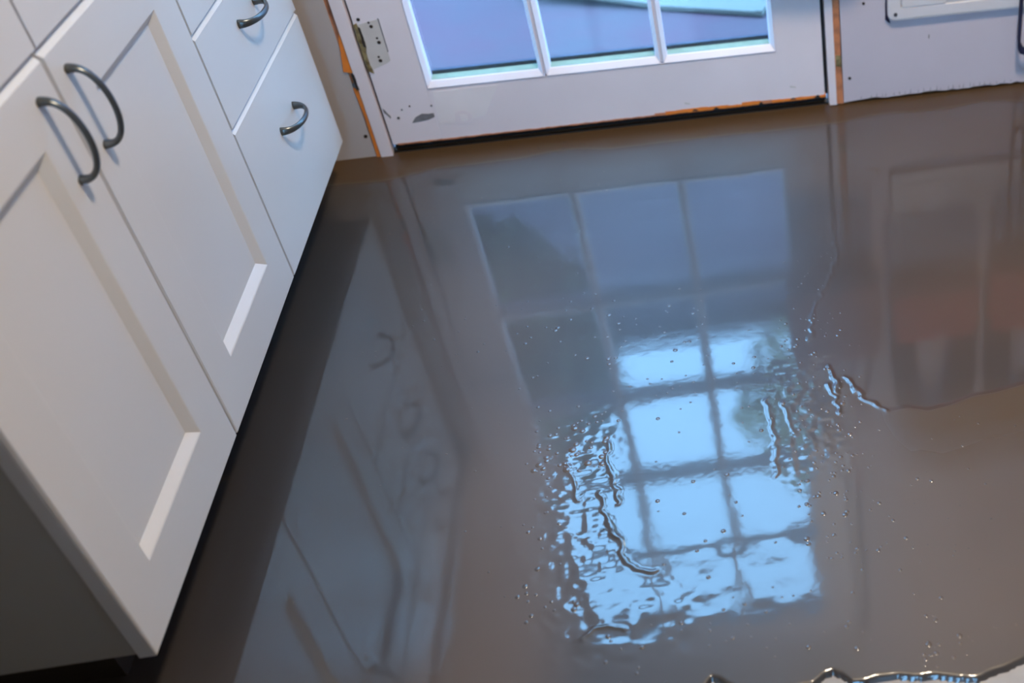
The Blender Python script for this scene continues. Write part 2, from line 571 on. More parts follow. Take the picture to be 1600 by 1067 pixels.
# unseen window added behind the camera to throw blue fill on the door
w1 = thing('added_window_1', 'wide two-light window added unseen behind the camera for blue fill light', None, ((WX0 + WX1) / 2, -4.45, WZ0), kind='structure')
for (a, b, c, d) in [(WX0, WX1, WZ0, WZ0 + 0.05), (WX0, WX1, WZ1 - 0.05, WZ1)]:
    obj('rail', box(a, b, -4.48, -4.42, c, d, 0.002), 'doorpaint', w1)
xm_ = (WX0 + WX1) / 2
for a in (WX0, xm_ - 0.025, WX1 - 0.05):
    obj('stile', box(a, a + 0.05, -4.48, -4.42, WZ0 + 0.05, WZ1 - 0.05, 0.002), 'doorpaint', w1)
for (a, b) in [(WX0 + 0.05, xm_ - 0.025), (xm_ + 0.025, WX1 - 0.05)]:
    obj('pane', box(a, b, -4.452, -4.448, WZ0 + 0.05, WZ1 - 0.05), 'glass', w1)
gd = obj('garden_ground', box(-7, 8, -12, -4.5, -0.22, -0.12), 'terrace')
tag(gd, 'garden paving outside the added window behind the camera', kind='structure')

# door wall: core with the doorway, skinned left of the door and above it
JL0, JL1 = 0.036, 0.0605       # left jamb strip
JR0, JR1 = 0.9765, 0.993       # right jamb strip
HEAD = DOOR_TOP + 0.006
bm = box(-0.74, JL0 - 0.010, 0.0, 0.06, -0.05, 2.45)
box(JL0 - 0.010, JR1 + 0.015, 0.0, 0.06, HEAD + 0.03, 2.45, bm=bm)
wb = obj('wall_back', bm, 'wall')
tag(wb, 'scuffed grey-white wall around the glazed door', kind='structure')
# right hand panel (its foot is ragged and hangs just above the wet floor)
rp = [(1.0085, 2.45), (2.7, 2.45), (2.7, 0.010)]
x = 2.7
rr_ = random.Random(5)
while x > 1.02:
    rp.append((x, 0.0075 + rr_.uniform(-0.002, 0.002)))
    x -= 0.012
rp.append((1.0085, 0.005))
pn = obj('wall_panel', prism(rp, 'y', -0.004, 0.02), 'panel', wb)
pn['label'] = 'painted wall panel right of the door with ragged foot'
bk = obj('wall_core', box(0.994, 2.7, 0.02, 0.06, -0.05, 2.45), 'dark', wb)
# scratches along the foot of the panel
for i in range(26):
    xx = 1.05 + 0.34 * i / 26 + rr_.uniform(-0.006, 0.006)
    hh = rr_.uniform(0.004, 0.012)
    obj('scratch', prism([(xx, 0.010), (xx + 0.0016, 0.010), (xx + 0.0012 + rr_.uniform(-.001, .001), 0.010 + hh)], 'y', -0.0046, -0.003), 'bare_grey', wb)
for (x, z, r) in [(1.023, 0.060, 0.0034), (1.058, 0.221, 0.003)]:
    obj('nail_hole', disc(x, -0.0035, z, r, 0.0015), 'hole', wb)
obj('scuff', disc(1.195, -0.0035, 0.135, 0.0012, 0.001, ry=0.005), 'bare_grey', wb)
obj('nail_hole', disc(0.018, 0.0005, 0.049, 0.0036, 0.0015), 'hole', wb)
obj('nail_hole', disc(0.030, 0.0005, 0.160, 0.004, 0.0012, ry=0.006), 'bare_grey', wb)

# jamb strips with strips of bare orange wood beside them
t1 = obj('trim_1', box(JL0, JL1, -0.006, 0.06, 0.0, HEAD, 0.0008), 'doorpaint')
tag(t1, 'narrow white jamb strip left of the glazed door', kind='structure')
t2 = obj('trim_2', box(JR0, JR1, -0.006, 0.06, 0.0025, HEAD, 0.0008), 'doorpaint')
tag(t2, 'narrow white jamb strip right of the glazed door', kind='structure')
t3 = obj('trim_3', box(JL0, JR1, -0.006, 0.06, HEAD, HEAD + 0.03, 0.0008), 'doorpaint')
tag(t3, 'white head jamb above the glazed door', kind='structure')
ob = obj('jamb_backing', box(JL0 - 0.010, JL0, 0.002, 0.06, 0.0, HEAD), 'orange_dull', t1)
ob = obj('bare_wood', prism(ragged([(0.0275, 0.0), (0.0362, 0.0), (0.0362, 0.152), (0.0265, 0.156), (0.0300, 0.09)], 0.0006, 0.012, 1), 'y', -0.0030, 0.004), 'orange', t1)
ob['label'] = 'bright orange bare wood streak low on the jamb'
ob = obj('bare_wood', prism(ragged([(0.0362, 0.187), (0.0362, 0.262), (0.0325, 0.268), (0.0265, 0.235), (0.0190, 0.192)], 0.0007, 0.010, 2), 'y', -0.0032, 0.004), 'orange', t1)
ob['label'] = 'wide orange bare wood patch on the jamb'
ob = obj('bare_wood', prism(ragged([(0.0335, 0.264), (0.0362, 0.264), (0.0362, 0.60), (0.0325, 0.60)], 0.0004, 0.02, 3), 'y', -0.0030, 0.004), 'orange_dull', t1)
ob = obj('dark_gap', prism(ragged([(0.0335, 0.153), (0.0385, 0.153), (0.0372, 0.186), (0.0320, 0.186)], 0.0006, 0.010, 4), 'y', -0.0068, 0.002), 'hole', t1)
ob = obj('jamb_backing', box(JR1, 1.0085, 0.002, 0.06, 0.0, HEAD), 'dark', t2)
ob = obj('bare_wood', prism(ragged([(JR1, 0.004), (1.0080, 0.003), (1.0075, 0.06), (1.0060, 0.10), (1.0075, 0.30), (1.0080, 1.2), (JR1, 1.2)], 0.0004, 0.016, 6), 'y', -0.0040, 0.004), 'orange_dull', t2)
ob['label'] = 'strip of bare orange wood right of the jamb'
ob = obj('knot', prism(ragged([(JR1 + 0.002, 0.090), (1.0070, 0.088), (1.0065, 0.113), (JR1 + 0.003, 0.116)], 0.0008, 0.006, 8), 'y', -0.0046, 0.0), 'rawwood', t2)

ds = obj('door_sill', box(JL1, JR0, 0.004, 0.075, -0.045, 0.004), 'dark')
tag(ds, 'dark sill in the gap under the glazed door', kind='structure')

# ------------------------------------------------------------------ glazed door
D0, D1 = 0.0, 0.050
dr = thing('door_1', 'white glazed kitchen door with fifteen panes and patched paint', None, ((XL + XR) / 2, 0, HD), kind='structure')
PX0, PX1 = XL + STILE, XR - STILE
PW = (PX1 - PX0 - 2 * MT) / 3
MO = 0.011                      # bead width around each pane
obj('stile', box(XL + 0.002, PX0 - MO, D0, D1, HD, DOOR_TOP, 0.0012), 'doorpaint', dr)
obj('stile', box(PX1 + MO, XR - 0.0045, D0, D1, HD, DOOR_TOP, 0.0012), 'doorpaint', dr)
obj('bottom_rail', box(PX0 - MO, PX1 + MO, D0, D1, HD, HB - MO - 0.004, 0.0008), 'doorpaint', dr)
obj('top_rail', box(PX0 - MO, PX1 + MO, D0, D1, GLASS_TOP + MO, DOOR_TOP, 0.0008), 'doorpaint', dr)
GY = 0.028                      # glass plane
for i in range(2):
    xm = PX0 + PW + i * (PW + MT)
    bmm = prism([(xm + 0.0105, 0.001), (xm + MT - 0.0105, 0.001), (xm + MT - 0.003, 0.016), (xm + MT - 0.003, D1), (xm + 0.003, D1), (xm + 0.003, 0.016)], 'z', HB - MO, GLASS_TOP + MO)
    obj('upright_muntin', bmm, 'doorpaint', dr)
for j in range(1, 5):
    zm = HB + j * ROWP - MT
    bmm = prism([(0.001, zm + 0.0105), (0.001, zm + MT - 0.0105), (0.016, zm + MT - 0.003), (D1, zm + MT - 0.003), (D1, zm + 0.003), (0.016, zm + 0.003)], 'x', PX0 - MO, PX1 + MO)
    obj('cross_muntin', bmm, 'doorpaint', dr)
pane_me = bead_me = spacer_me = None
ph = ROWP - MT
for j in range(5):
    for i in range(3):
        x0 = PX0 + i * (PW + MT)
        z0 = HB + j * ROWP
        # glass
        if pane_me is None:
            b_ = box(-0.003, PW + 0.003, GY, GY + 0.002, -0.003, ph + 0.003)
            pane_me = bpy.data.meshes.new('pane')
            b_.to_mesh(pane_me)
            b_.free()
            # bead: sloped moulding ring from the door face to the glass
            b_ = bmesh.new()
            prof = [(MO, 0.0), (MO, -0.0015), (MO - 0.0015, -0.0025), (0.0022, 0.0065), (0.0012, 0.0085), (0.0010, 0.0278)]
            loops = []
            for (o_, d_) in prof:
                lo = o_ + (0.004 if o_ > 0.009 else 0.0)
                loops.append([b_.verts.new(p) for p in ((-o_, d_, -lo), (PW + o_, d_, -lo), (PW + o_, d_, ph + o_), (-o_, d_, ph + o_))])
            for a, b in zip(loops[:-1], loops[1:]):
                for k in range(4):
                    b_.faces.new((a[k], a[(k + 1) % 4], b[(k + 1) % 4], b[k]))
            bmesh.ops.recalc_face_normals(b_, faces=b_.faces[:])
            bead_me = bpy.data.meshes.new('glazing_bead')
            b_.to_mesh(bead_me)
            b_.free()
            b_ = prism([(0.0088, -0.0016), (GY - 0.0004, -0.0010), (GY - 0.0004, 0.0020), (0.0088, -0.0004)], 'x', 0.0, PW)
            putty_me = bpy.data.meshes.new('putty_line')
            bmesh.ops.recalc_face_normals(b_, faces=b_.faces[:])
            b_.to_mesh(putty_me)
            b_.free()
            b_ = box(0.0, PW, GY + 0.0025, GY + 0.012, -0.002, 0.0085)
            spacer_me = bpy.data.meshes.new('spacer_bar')
            b_.to_mesh(spacer_me)
            b_.free()
        p = obj('pane', pane_me, 'glass', dr, loc=(x0, 0, z0))
        obj('glazing_bead', bead_me, 'doorpaint', dr, loc=(x0, 0, z0))
        obj('putty_line', putty_me, 'putty', dr, loc=(x0, 0, z0))
        obj('spacer_bar', spacer_me, 'spacer', dr, loc=(x0, 0, z0))

obj('gap_light_stop', box(XL + 0.002, XR - 0.002, 0.016, 0.022, 0.0042, HD + 0.001), 'dark', dr)  # dark strip added to stop sky light coming under the door
obj('gap_shade_strip', box(XR - 0.0045, XR + 0.0030, 0.012, 0.020, HD, DOOR_TOP), 'dark', dr)  # dark strips added so both side gaps stay black like shade
obj('gap_shade_strip', box(XL - 0.002, XL + 0.002, 0.012, 0.020, HD, DOOR_TOP), 'dark', dr)
# wear on the door
fp = obj('filler_patch', prism(ragged([(0.169, 0.056), (0.225, 0.060), (0.262, 0.066), (0.300, 0.126), (0.300, 0.130), (0.173, 0.130)], 0.001, 0.02, 21), 'y', D0 - 0.0007, D0 + 0.0005), 'patch', dr)
fp['label'] = 'pale rectangle of dried filler on the bottom rail'
fp = obj('filler_smear', prism(ragged([(0.196, 0.052), (0.232, 0.054), (0.236, 0.070), (0.222, 0.084), (0.204, 0.080)], 0.002, 0.008, 22), 'y', D0 - 0.0011, D0 + 0.0005), 'doorpaint', dr)
fp = obj('filler_smear', prism(ragged([(0.211, 0.060), (0.226, 0.060), (0.228, 0.072), (0.214, 0.076)], 0.0015, 0.006, 23), 'y', D0 - 0.0014, D0 + 0.0005), 'patch', dr)
bg_ = obj('scraped_spot', prism(ragged([(0.116, 0.066), (0.150, 0.070), (0.163, 0.075), (0.163, 0.083), (0.140, 0.084), (0.126, 0.079)], 0.0008, 0.008, 24), 'y', D0 - 0.0008, D0 + 0.0005), 'bare_grey', dr)
bg_['label'] = 'dark grey scraped paint spot'
hm = obj('hinge_recess', prism([(0.0665, 0.186), (0.104, 0.199), (0.112, 0.204), (0.1125, 0.289), (0.0665, 0.281)], 'y', D0 - 0.0006, D0 + 0.0005), 'mortise', dr)
hm['label'] = 'painted-over outline of a removed hinge'
obj('hinge_outline', prism([(0.1118, 0.222), (0.1136, 0.222), (0.1142, 0.289), (0.1122, 0.291)], 'y', D0 - 0.0010, D0), 'bare_grey', dr)
for (x, z, r) in [(0.094, 0.284, 0.0022), (0.0965, 0.276, 0.0034), (0.1005, 0.252, 0.0022), (0.1015, 0.243, 0.0036), (0.0925, 0.214, 0.0022), (0.0935, 0.206, 0.0036), (0.077, 0.292, 0.0034),
                  (0.0925, 0.081, 0.0026), (0.121, 0.104, 0.0017), (0.163, 0.100, 0.0019), (0.104, 0.098, 0.0016)]:
    obj('screw_hole', disc(x, D0, z, r, 0.0012, n=10), 'hole', dr)
obj('splinter', prism(ragged([(0.0645, 0.186), (0.0735, 0.182), (0.0720, 0.215), (0.0760, 0.245), (0.0715, 0.285), (0.0645, 0.283)], 0.0010, 0.008, 25), 'y', D0 - 0.0022, D0 + 0.004), 'rawwood', dr)['label'] = 'splintered yellowish bare wood at the hinge edge'
obj('splinter_gap', prism(ragged([(0.0712, 0.238), (0.0765, 0.236), (0.0750, 0.275), (0.0715, 0.278)], 0.0008, 0.008, 26), 'y', D0 - 0.0026, D0 + 0.004), 'hole', dr)
obj('splinter_gap', prism(ragged([(0.0675, 0.105), (0.0705, 0.101), (0.0790, 0.086), (0.0770, 0.082), (0.0690, 0.095)], 0.0008, 0.006, 27), 'y', D0 - 0.0008, D0 + 0.002), 'bare_grey', dr)
# worn orange lower edge
rr_ = random.Random(9)
segs = []
x = 0.075
while x < 0.97:
    t_ = (x - 0.075) / 0.895
    hgt = 0.0016 if x < 0.60 else (0.0035 + rr_.uniform(0.0, 0.0058))
    wd = rr_.uniform(0.02, 0.05)
    x2 = min(x + wd, 0.970)
    segs.append((x, x2, hgt))
    x = x2
for (a, b, hgt) in segs:
    col = 'orange' if a > 0.60 and rr_.random() < 0.8 else 'orange_dull'
    obj('worn_edge', prism(ragged([(a, HD - 0.0012), (b, HD - 0.0012), (b, HD + hgt), (a, HD + hgt)], 0.0006, 0.008, int(a * 999)), 'y', D0 - 0.0006, D0 + 0.010), col, dr)
for (x, z) in [(0.69, HD + 0.006), (0.735, HD + 0.004), (0.83, HD + 0.004), (0.90, HD + 0.007), (0.952, HD + 0.006)]:
    obj('chip', prism(ragged([(x - 0.007, z - 0.006), (x + 0.007, z - 0.006), (x + 0.003, z - 0.002), (x - 0.001, z - 0.0005)], 0.0012, 0.004, int(x * 777)), 'y', D0 - 0.0011, D0), 'hole', dr)
for (x, z, w_) in [(0.670, 0.041, 0.010), (0.895, 0.052, 0.012)]:
    obj('scuff', prism(ragged([(x, z), (x + w_, z - 0.002), (x + w_, z + 0.0008), (x, z + 0.004)], 0.0006, 0.004, int(x * 555)), 'y', D0 - 0.0005, D0), 'mortise', dr)
# knob on the right stile
kb = bmesh.new()
prof = [(0.028, 0.0), (0.028, -0.004), (0.012, -0.008), (0.010, -0.030), (0.020, -0.036), (0.028, -0.048), (0.026, -0.060), (0.014, -0.068)]
rings = [[kb.verts.new((0.925 + r_ * math.cos(a * math.pi / 10), y_, 0.93 + r_ * math.sin(a * math.pi / 10))) for a in range(20)] for r_, y_ in prof]
for a, b in zip(rings[:-1], rings[1:]):
    for k in range(20):
        kb.faces.new((a[k], a[(k + 1) % 20], b[(k + 1) % 20], b[k]))
kb.faces.new(rings[0])
kb.faces.new(rings[-1])
obj('knob', kb, 'brass', dr, smooth=True)


# ------------------------------------------------------------------ cabinets
def front_slab(y0, y1, z0, z1, ch=0.006):
    """flat drawer front with a chamfered top edge and softened sides"""
    bm = prism([(-0.020, z0), (-0.0016, z0), (0.0, z0 + 0.0016), (0.0, z1 - ch), (-ch, z1), (-0.020, z1)], 'z', y0, y1)
    for v in bm.verts:            # prism gave (x, z, y): reorder
        v.co = Vector((v.co.x, v.co.z, v.co.y))
    return bm


def shaker_front(y0, y1, z0, z1):
    bm = bmesh.new()
    fr = 0.080
    loops = []
    # (inset, x)
    for ins, xx in [(0.0, -0.020), (0.0, -0.0022), (0.0007, -0.0007), (0.0022, 0.0), (fr - 0.004, 0.0), (fr - 0.002, -0.0008), (fr + 0.010, -0.0098), (fr + 0.011, -0.012)]:
        loops.append([bm.verts.new((xx, yy, zz)) for yy, zz in ((y0 + ins, z0 + ins), (y1 - ins, z0 + ins), (y1 - ins, z1 - ins), (y0 + ins, z1 - ins))])
    for li, (dz, xx) in ((1, (0.0, -0.0080)), (2, (0.0040, -0.0040)), (3, (0.0080, 0.0))):   # wider chamfer on the top edge
        for v in loops[li][2:]:
            v.co.z = z1 - dz
            v.co.x = xx
    for a, b in zip(loops[:-1], loops[1:]):
        for k in range(4):
            bm.faces.new((a[k], a[(k + 1) % 4], b[(k + 1) % 4], b[k]))
    bm.faces.new(loops[0][::-1])
    pb = box(-0.016, -0.010, y0 + fr + 0.004, y1 - fr - 0.004, z0 + fr + 0.004, z1 - fr - 0.004)
    return bm, pb


def pull(center, direction, half=0.048, out=0.030):
    """arched bar pull; direction is 'z' (upright) or 'y' (level)"""
    pts, wd, th = [], [], []
    n = 20
    for i in range(n + 1):
        t = -1 + 2 * i / n
        a = t * math.pi / 2
        s = math.sin(a) * half
        o_ = 0.004 + (out - 0.004) * (math.cos(a) ** 0.9 if math.cos(a) > 1e-6 else 0)
        pts.append((o_, s))
        k = abs(t)
        wd.append(0.0105 + 0.004 * k ** 4)
        th.append(0.0062 + 0.0035 * k ** 4)
    pts = [(-0.0005, -half)] + pts + [(-0.0005, half)]
    wd = [0.015] + wd + [0.015]
    th = [0.011] + th + [0.011]
    if direction == 'z':
        P3 = [(center[0] + o_, center[1], center[2] + s) for o_, s in pts]
        return sweep(P3, wd, th, (0, 1, 0), 12)
    P3 = [(center[0] + o_, center[1] + s, center[2]) for o_, s in pts]
    return sweep(P3, wd, th, (0, 0, 1), 12)


GAP = 0.0045
TOPZ = 0.812
bc = thing('base_cabinet', 'white two-door base cabinet nearest the camera, panelled doors with dark upright pulls', 'cabinet', (-0.3, (YE + G1) / 2, 0))
obj('body', box(-0.60, -0.0215, YE + 0.004, G1 - 0.001, ZC + 0.002, TOPZ, 0.001), 'carcass', bc)
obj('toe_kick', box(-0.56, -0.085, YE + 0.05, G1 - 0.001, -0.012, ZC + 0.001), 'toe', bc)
for (a, b, hy) in [(YE, G2, -0.980), (G2, G1, -0.897)]:
    fbm, pbm = shaker_front(a + (GAP / 2 if a > YE else 0), b - GAP / 2, ZC, ZD - 0.001)
    d_ = obj('door', fbm, 'cabinet', bc)
    obj('panel', pbm, 'cabinet', d_)
    h_ = obj('handle', pull((0, hy, 0.569), 'z'), 'pewter', d_, smooth=True)
    h_['label'] = 'dark arched pull, upright'
    obj('drawer', front_slab(a + (GAP / 2 if a > YE else 0), b - GAP / 2, ZD + 0.003, TOPZ - 0.004), 'cabinet', bc)

dc = thing('drawer_cabinet', 'white four-drawer base cabinet next to the door wall, level silver-grey pulls', 'cabinet', (-0.3, (G1 + CF) / 2, 0))
obj('body', box(-0.60, -0.0215, G1 + 0.001, CF - 0.003, ZC + 0.002, TOPZ, 0.001), 'carcass', dc)
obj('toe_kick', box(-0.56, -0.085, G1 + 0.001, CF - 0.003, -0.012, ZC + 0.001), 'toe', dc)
for (a, b, hz) in [(ZC, Z2, 0.258), (Z2, Z1, 0.447), (Z1, ZD, 0.59), (ZD, TOPZ, 0.73)]:
    d_ = obj('drawer', front_slab(G1 + GAP / 2, CF, a + (0.002 if a > ZC else 0), b - 0.001), 'cabinet', dc)
    h_ = obj('handle', pull((0, -0.322, hz), 'y'), 'pewter', d_, smooth=True)
rf = thing('added_light_blocker', 'tall grey block added unseen behind the camera to shade the cabinet end', 'added_light_blocker', (-0.27, -2.06, -0.0078))  # unseen block added to keep rear window light off the cabinet end
obj('body', box(-0.635, 0.035, -2.44, -1.68, 0.045, 1.78, 0.006), 'blocker', rf)
obj('plinth', box(-0.60, 0.02, -2.42, -1.70, -0.0078, 0.045), 'toe', rf)
for (z0, z1, h0, h1) in [(0.05, 0.60, 0.30, 0.56), (0.606, 1.778, 0.66, 1.20)]:
    d_ = obj('door', box(0.037, 0.10, -2.44, -1.68, z0, z1, 0.008), 'blocker', rf)
    obj('handle', sweep([(0.098, -1.76, h0), (0.135, -1.76, h0 + 0.02), (0.14, -1.76, (h0 + h1) / 2), (0.135, -1.76, h1 - 0.02), (0.098, -1.76, h1)], [0.02] * 5, [0.014] * 5, (0, 1, 0), 10), 'pewter', d_, smooth=True)
ct = obj('countertop', box(-0.64, 0.012, YE - 0.012, -0.001, TOPZ + 0.0005, TOPZ + 0.04, 0.004), 'counter')
tag(ct, 'dark speckled worktop running along the top of the white cabinets', 'countertop')

# ------------------------------------------------------------------ pet door in the right hand panel
pd = thing('pet_door', 'white plastic pet door frame screwed to the wall right of the glazed door', 'pet door', (1.29, -0.004, 0.19))


def rrect(x0, x1, z0, z1, r, n=6):
    pts = []
    for cx, cz, a0 in ((x1 - r, z0 + r, -90), (x1 - r, z1 - r, 0), (x0 + r, z1 - r, 90), (x0 + r, z0 + r, 180)):
        for k in range(n + 1):
            a = math.radians(a0 + 90 * k / n)
            pts.append((cx + r * math.cos(a), cz + r * math.sin(a)))
    return pts


PR0, PR1, PZ0, PZ1 = 1.106, 1.475, 0.180, 0.60
loops = []
fb = bmesh.new()
for (ins, yy, rad) in [(0.0, -0.004, 0.016), (0.0, -0.012, 0.016), (0.002, -0.0145, 0.015), (0.006, -0.0155, 0.012), (0.026, -0.0155, 0.005), (0.028, -0.0135, 0.004), (0.030, -0.0055, 0.004)]:
    loops.append([fb.verts.new((px_, yy, pz_)) for px_, pz_ in rrect(PR0 + ins, PR1 - ins, PZ0 + ins, PZ1 - ins, rad)])
for a, b in zip(loops[:-1], loops[1:]):
    n_ = len(a)
    for k in range(n_):
        fb.faces.new((a[k], a[(k + 1) % n_], b[(k + 1) % n_], b[k]))
obj('frame', fb, 'plastic', pd)
obj('flap', box(PR0 + 0.029, PR1 - 0.029, -0.0135, -0.006, PZ0 + 0.029, PZ1 - 0.029, 0.001), 'flap', pd)
obj('flap_lip', box(1.136, 1.228, -0.0165, -0.0130, 0.2085, 0.30, 0.0012), 'plastic', pd)
for (x, z) in [(1.122, 0.195), (PR1 - 0.016, 0.195), (1.122, PZ1 - 0.016), (PR1 - 0.016, PZ1 - 0.016)]:
    s_ = obj('screw', disc(x, -0.0150, z, 0.0040, 0.0016, n=16), 'screw', pd)
obj('caulk_line', prism(ragged([(1.1025, 0.183), (1.1085, 0.176), (1.113, 0.1745), (1.110, 0.186), (1.1065, 0.20), (1.1065, 0.30), (1.1045, 0.30)], 0.0005, 0.01, 31), 'y', -0.0075, -0.0035), 'navy', pd)


# ------------------------------------------------------------------ bags hanging by the door (seen in the floor's reflection)
def bag_body(xc, yc, z0, z1, w, d, seed, taper=0.9):
    bm = bmesh.new()
    rs = random.Random(seed)
    nz, na = 9, 28
    rings = []
    for i in range(nz):
        t = i / (nz - 1)
        ww = w / 2 * (1 - (1 - taper) * t) * (1 - 0.08 * (1 - t) ** 4)
        dd = d / 2 * (1 - 0.45 * t) * (1 - 0.25 * (1 - t) ** 6)
        ring = []
        for k in range(na):
            a = 2 * math.pi * k / na
            ca, sa = math.cos(a), math.sin(a)
            ring.append(bm.verts.new((xc + ww * math.copysign(abs(ca) ** 0.45, ca) + rs.uniform(-.002, .002), yc + dd * math.copysign(abs(sa) ** 0.6, sa) + rs.uniform(-.002, .002), z0 + (z1 - z0) * t)))
        rings.append(ring)
    for a, b in zip(rings[:-1], rings[1:]):
        for k in range(na):
            bm.faces.new((a[k], a[(k + 1) % na], b[(k + 1) % na], b[k]))
    bm.faces.new(rings[0][::-1])
    bm.faces.new(rings[-1])
    return bm


def strap(x0, x1, yc, z0, ztop, width, th, xc=None):
    """inverted U that closes at the hook"""
    pts = []
    xc = (x0 + x1) / 2 if xc is None else xc
    n = 18
    for i in range(n + 1):
        a = math.pi * i / n
        s = math.sin(a)
        xx = xc + (-(xc - x0) if a < math.pi / 2 else (x1 - xc)) * abs(math.cos(a)) ** 0.8
        pts.append((xx, yc, z0 + (ztop - z0) * s ** 0.75 if s > 1e-6 else z0))
    return sweep(pts, [width] * len(pts), [th] * len(pts), (1, 0, 0.15), 8)


BAGS = [
    ('dusty_red', 0.955, 0.405, 0.640, 0.235, 0.070, 0.925, 0.91, 0.008, 'dusty red bag hung from the door knob, leftmost red blur mirrored in wet floor', 'dusty_red'),
    ('brick_red', 1.200, 0.455, 0.610, 0.230, 0.080, 1.20, 1.00, 0.055, 'brick red bag with dark straps, mirrored in the wet floor just right of the door', 'strap'),
    ('brick_red', 1.435, 0.420, 0.610, 0.220, 0.080, 1.42, 1.00, 0.060, 'brick red bag with dark straps mirrored farthest right in the wet floor', 'strap'),
]
for (mm, xc, z0, z1, w, d, hx, hz, sw, lab, sm) in BAGS:
    yc = -0.075
    t = thing('hanging_bag', lab, 'bag', (xc, yc, z0), group='bags hanging beside the door')
    obj('bag_body', bag_body(xc, yc, z0, z1, w, d, int(xc * 100)), mm, t, smooth=True)
    for s in (-1, 1):
        obj('strap', strap(xc - w * 0.34, xc + w * 0.34, yc + s * 0.012, z1 - 0.03, hz - 0.006, sw, 0.005, hx), sm, t, smooth=True)
for hx, lab in ((1.20, 'small brass wall hook holding the first brick red bag'), (1.42, 'small brass wall hook holding the rightmost brick red bag')):
    t = thing('wall_hook', lab, 'hook', (hx, -0.004, 0.99), group='wall hooks beside the door')
    obj('plate', box(hx - 0.012, hx + 0.012, -0.008, -0.004, 0.955, 1.03, 0.001), 'brass', t)
    pts = [(hx, -0.008, 0.985), (hx, -0.030, 0.975), (hx, -0.060, 0.968), (hx, -0.090, 0.970), (hx, -0.104, 0.985), (hx, -0.106, 1.005)]
    obj('hook', sweep(pts, [0.009] * 6, [0.009] * 6, (1, 0, 0), 10), 'brass', t, smooth=True)

# navy strap at the right edge of the view, hanging from the same hook
P3 = []
for k in range(14):
    t_ = k / 13
    P3.append((1.410 - 0.026 * math.sin(t_ * math.pi * 0.5), -0.030, 0.960 - (0.960 - 0.120) * t_))
for k in range(1, 9):
    a = math.pi * k / 8
    P3.append((1.384 + 0.013 - 0.013 * math.cos(a), -0.030, 0.120 - 0.030 * math.sin(a)))
for k in range(1, 12):
    t_ = k / 11
    P3.append((1.410 + 0.004 * math.sin(t_ * 6), -0.030, 0.120 + (0.960 - 0.120) * t_))
ls = obj('leash', sweep(P3, [0.016] * len(P3), [0.007] * len(P3), (0, 0.3, 1), 8), 'navy', smooth=True)
tag(ls, 'dark navy strap hanging in a loop at the right edge by the pet door', 'leash')

# ------------------------------------------------------------------ ceiling lamp
cl = thing('ceiling_lamp', 'round white ceiling lamp above the wet floor', 'lamp', (LAMP_POS[0], LAMP_POS[1], 2.45))
bm = bmesh.new()
bmesh.ops.create_cone(bm, cap_ends=True, segments=40, radius1=0.17, radius2=0.16, depth=0.03, matrix=Matrix.Translation((LAMP_POS[0], LAMP_POS[1], 2.435)))
obj('rim', bm, 'plastic', cl)
ld = bpy.data.lights.new('lamp_light', 'AREA')
ld.shape = 'DISK'
ld.size = 0.28
ld.energy = LAMP_POWER
ld.color = LAMP_COLOR
lo = bpy.data.objects.new('lamp_light', ld)
C.objects.link(lo)
lo.location = (LAMP_POS[0], LAMP_POS[1], 2.412)
lo.parent = cl
lo.matrix_parent_inverse = Matrix.Translation(-cl.location)

# ------------------------------------------------------------------ outside
tr = obj('terrace', box(-7, 8, 0.075, 14, -0.22, -0.12), 'terrace')
tag(tr, 'mottled reddish-brown terrace floor outside the glazed door', kind='structure')
hw = obj('house_step', box(-0.74, 2.7, 0.06, 0.075, -0.22, -0.045), 'dark')
tag(hw, 'dark outer foot of the house wall below the door', kind='structure')

# white boards lying at an angle on the terrace
wp = thing('white_board_panel', 'white painted board panel lying slantwise on the terrace outside the door', 'panel', (0.62, 1.05, -0.12))
ang = math.atan2(0.792 - 1.034, 0.869 - 0.295)
ca, sa = math.cos(ang), math.sin(ang)
ox, oy = 0.905, 0.785


def wpt(u, v):            # u back along the front edge (to the left), v away from the house
    return (ox - u * ca - v * sa, oy - u * sa + v * ca)


def lying(u0, u1, v0, v1, z0, z1):
    bm = box(0, 1, 0, 1, z0, z1)
    for vtx in bm.verts:
        uu = u0 + (u1 - u0) * vtx.co.x
        vv = v0 + (v1 - v0) * vtx.co.y
        vtx.co.x, vtx.co.y = wpt(uu, vv)
    bmesh.ops.bevel(bm, geom=bm.edges[:], offset=0.002, segments=1, affect='EDGES')
    return bm


ZB = -0.114
def lift(bm):
    # the left board is warped up at its far end
    for v in bm.verts:
        u = -(v.co.x - ox) * ca - (v.co.y - oy) * sa
        v.co.z += 0.10 * max(0.0, u - 0.40)
    return bm


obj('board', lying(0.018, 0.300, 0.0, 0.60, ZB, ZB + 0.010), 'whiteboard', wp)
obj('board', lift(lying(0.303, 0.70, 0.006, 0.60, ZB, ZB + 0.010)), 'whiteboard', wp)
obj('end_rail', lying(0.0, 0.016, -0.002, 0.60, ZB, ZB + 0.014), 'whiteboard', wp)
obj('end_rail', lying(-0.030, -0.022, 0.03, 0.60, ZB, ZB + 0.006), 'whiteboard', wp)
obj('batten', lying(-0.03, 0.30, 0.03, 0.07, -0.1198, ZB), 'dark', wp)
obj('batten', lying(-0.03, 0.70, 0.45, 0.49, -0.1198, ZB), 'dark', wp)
obj('nail_head', disc(0, 0, 0, 0.004, 0.002), 'screw', wp, loc=(0.545, 0.98, ZB + 0.011))

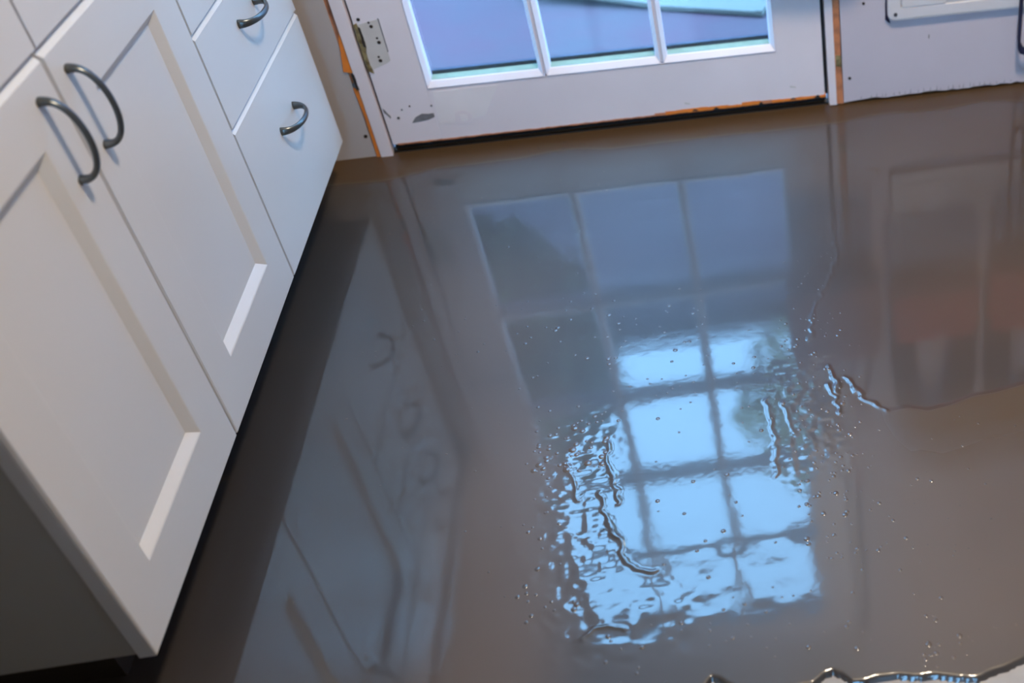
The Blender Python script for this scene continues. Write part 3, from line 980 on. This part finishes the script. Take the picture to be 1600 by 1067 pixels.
# neighbouring house beyond the terrace
nh = thing('neighbour_house', 'blue-grey sided house beyond the terrace, dim in the floor reflection of the door', 'building', (1.0, 4.6, -0.12))
obj('wall', box(-3.2, 6.0, 4.4, 8.0, -0.12, 3.80), 'siding', nh)
sid = None
for i in range(21):
    if sid is None:
        o = obj('siding_board', prism([(4.385, 0.0), (4.40, 0.0), (4.40, 0.18), (4.396, 0.18)], 'x', -3.2, 6.0), 'siding', nh, loc=(0, 0, -0.10))
        sid = o.data
    else:
        obj('siding_board', sid, 'siding', nh, loc=(0, 0, -0.10 + 0.18 * i))
obj('roof', prism([(4.15, 3.80), (8.3, 3.80), (6.2, 4.8), ], 'x', -3.5, 6.3), 'roofing', nh)
obj('gutter', box(-3.5, 6.3, 4.10, 4.2, 3.74, 3.85, 0.01), 'plastic', nh)


def tree(name, label, x, y, trunk_h, crown, nleaf, leafmat, seed, leaf=0.09):
    rs = random.Random(seed)
    t = thing(name, label, 'tree', (x, y, -0.12))
    bm = bmesh.new()
    pts = [(x, y, -0.12), (x + 0.03, y, trunk_h * 0.5), (x - 0.04, y + 0.05, trunk_h), (x, y, trunk_h + crown[2])]
    sweep(pts, [0.24, 0.18, 0.14, 0.05], [0.24, 0.18, 0.14, 0.05], (1, 0, 0), 10, bm)
    for k in range(7):
        a = rs.uniform(0, 6.28)
        h0 = trunk_h * rs.uniform(0.75, 1.0)
        e = (x + math.cos(a) * crown[0] * 0.8, y + math.sin(a) * crown[1] * 0.8, h0 + crown[2] * rs.uniform(0.4, 1.3))
        mid_ = (x + math.cos(a) * crown[0] * 0.35, y + math.sin(a) * crown[1] * 0.35, h0 + crown[2] * 0.3)
        sweep([(x, y, h0), mid_, e], [0.08, 0.055, 0.02], [0.08, 0.055, 0.02], (1, 0.2, 0), 7, bm)
    obj('trunk', bm, 'bark', t, smooth=True)
    vs_, fs_ = [], []
    cz = trunk_h + crown[2]
    for _ in range(nleaf):
        while True:
            p = Vector((rs.uniform(-1, 1), rs.uniform(-1, 1), rs.uniform(-1, 1)))
            if p.length < 1:
                break
        c = Vector((x + p.x * crown[0], y + p.y * crown[1], cz + p.z * crown[2]))
        d1 = Vector((rs.uniform(-1, 1), rs.uniform(-1, 1), rs.uniform(-1, 1))).normalized()
        d2 = d1.cross(Vector((rs.uniform(-1, 1), rs.uniform(-1, 1), rs.uniform(-1, 1)))).normalized()
        s = leaf * rs.uniform(0.6, 1.3)
        b0 = len(vs_)
        vs_ += [c - d1 * s, c + d2 * s * 0.45, c + d1 * s, c - d2 * s * 0.45 + d1.cross(d2) * s * 0.15]
        fs_ += [(b0, b0 + 1, b0 + 2), (b0, b0 + 2, b0 + 3)]
    me = bpy.data.meshes.new('foliage')
    me.from_pydata(vs_, [], fs_)
    f = obj('foliage', me, leafmat, t)
    f['kind'] = 'stuff'
    return t


tree('leafy_tree', 'dense dark tree outside, filling the left door panes in the reflection', -0.80, 3.2, 2.1, (0.85, 0.6, 0.95), 4200, 'leaf_dark', 3)
tree('sparse_tree', 'sparse yellow-green tree outside, against the sky in the right door panes', 1.50, 3.2, 2.95, (0.80, 0.5, 0.80), 1000, 'leaf', 4)
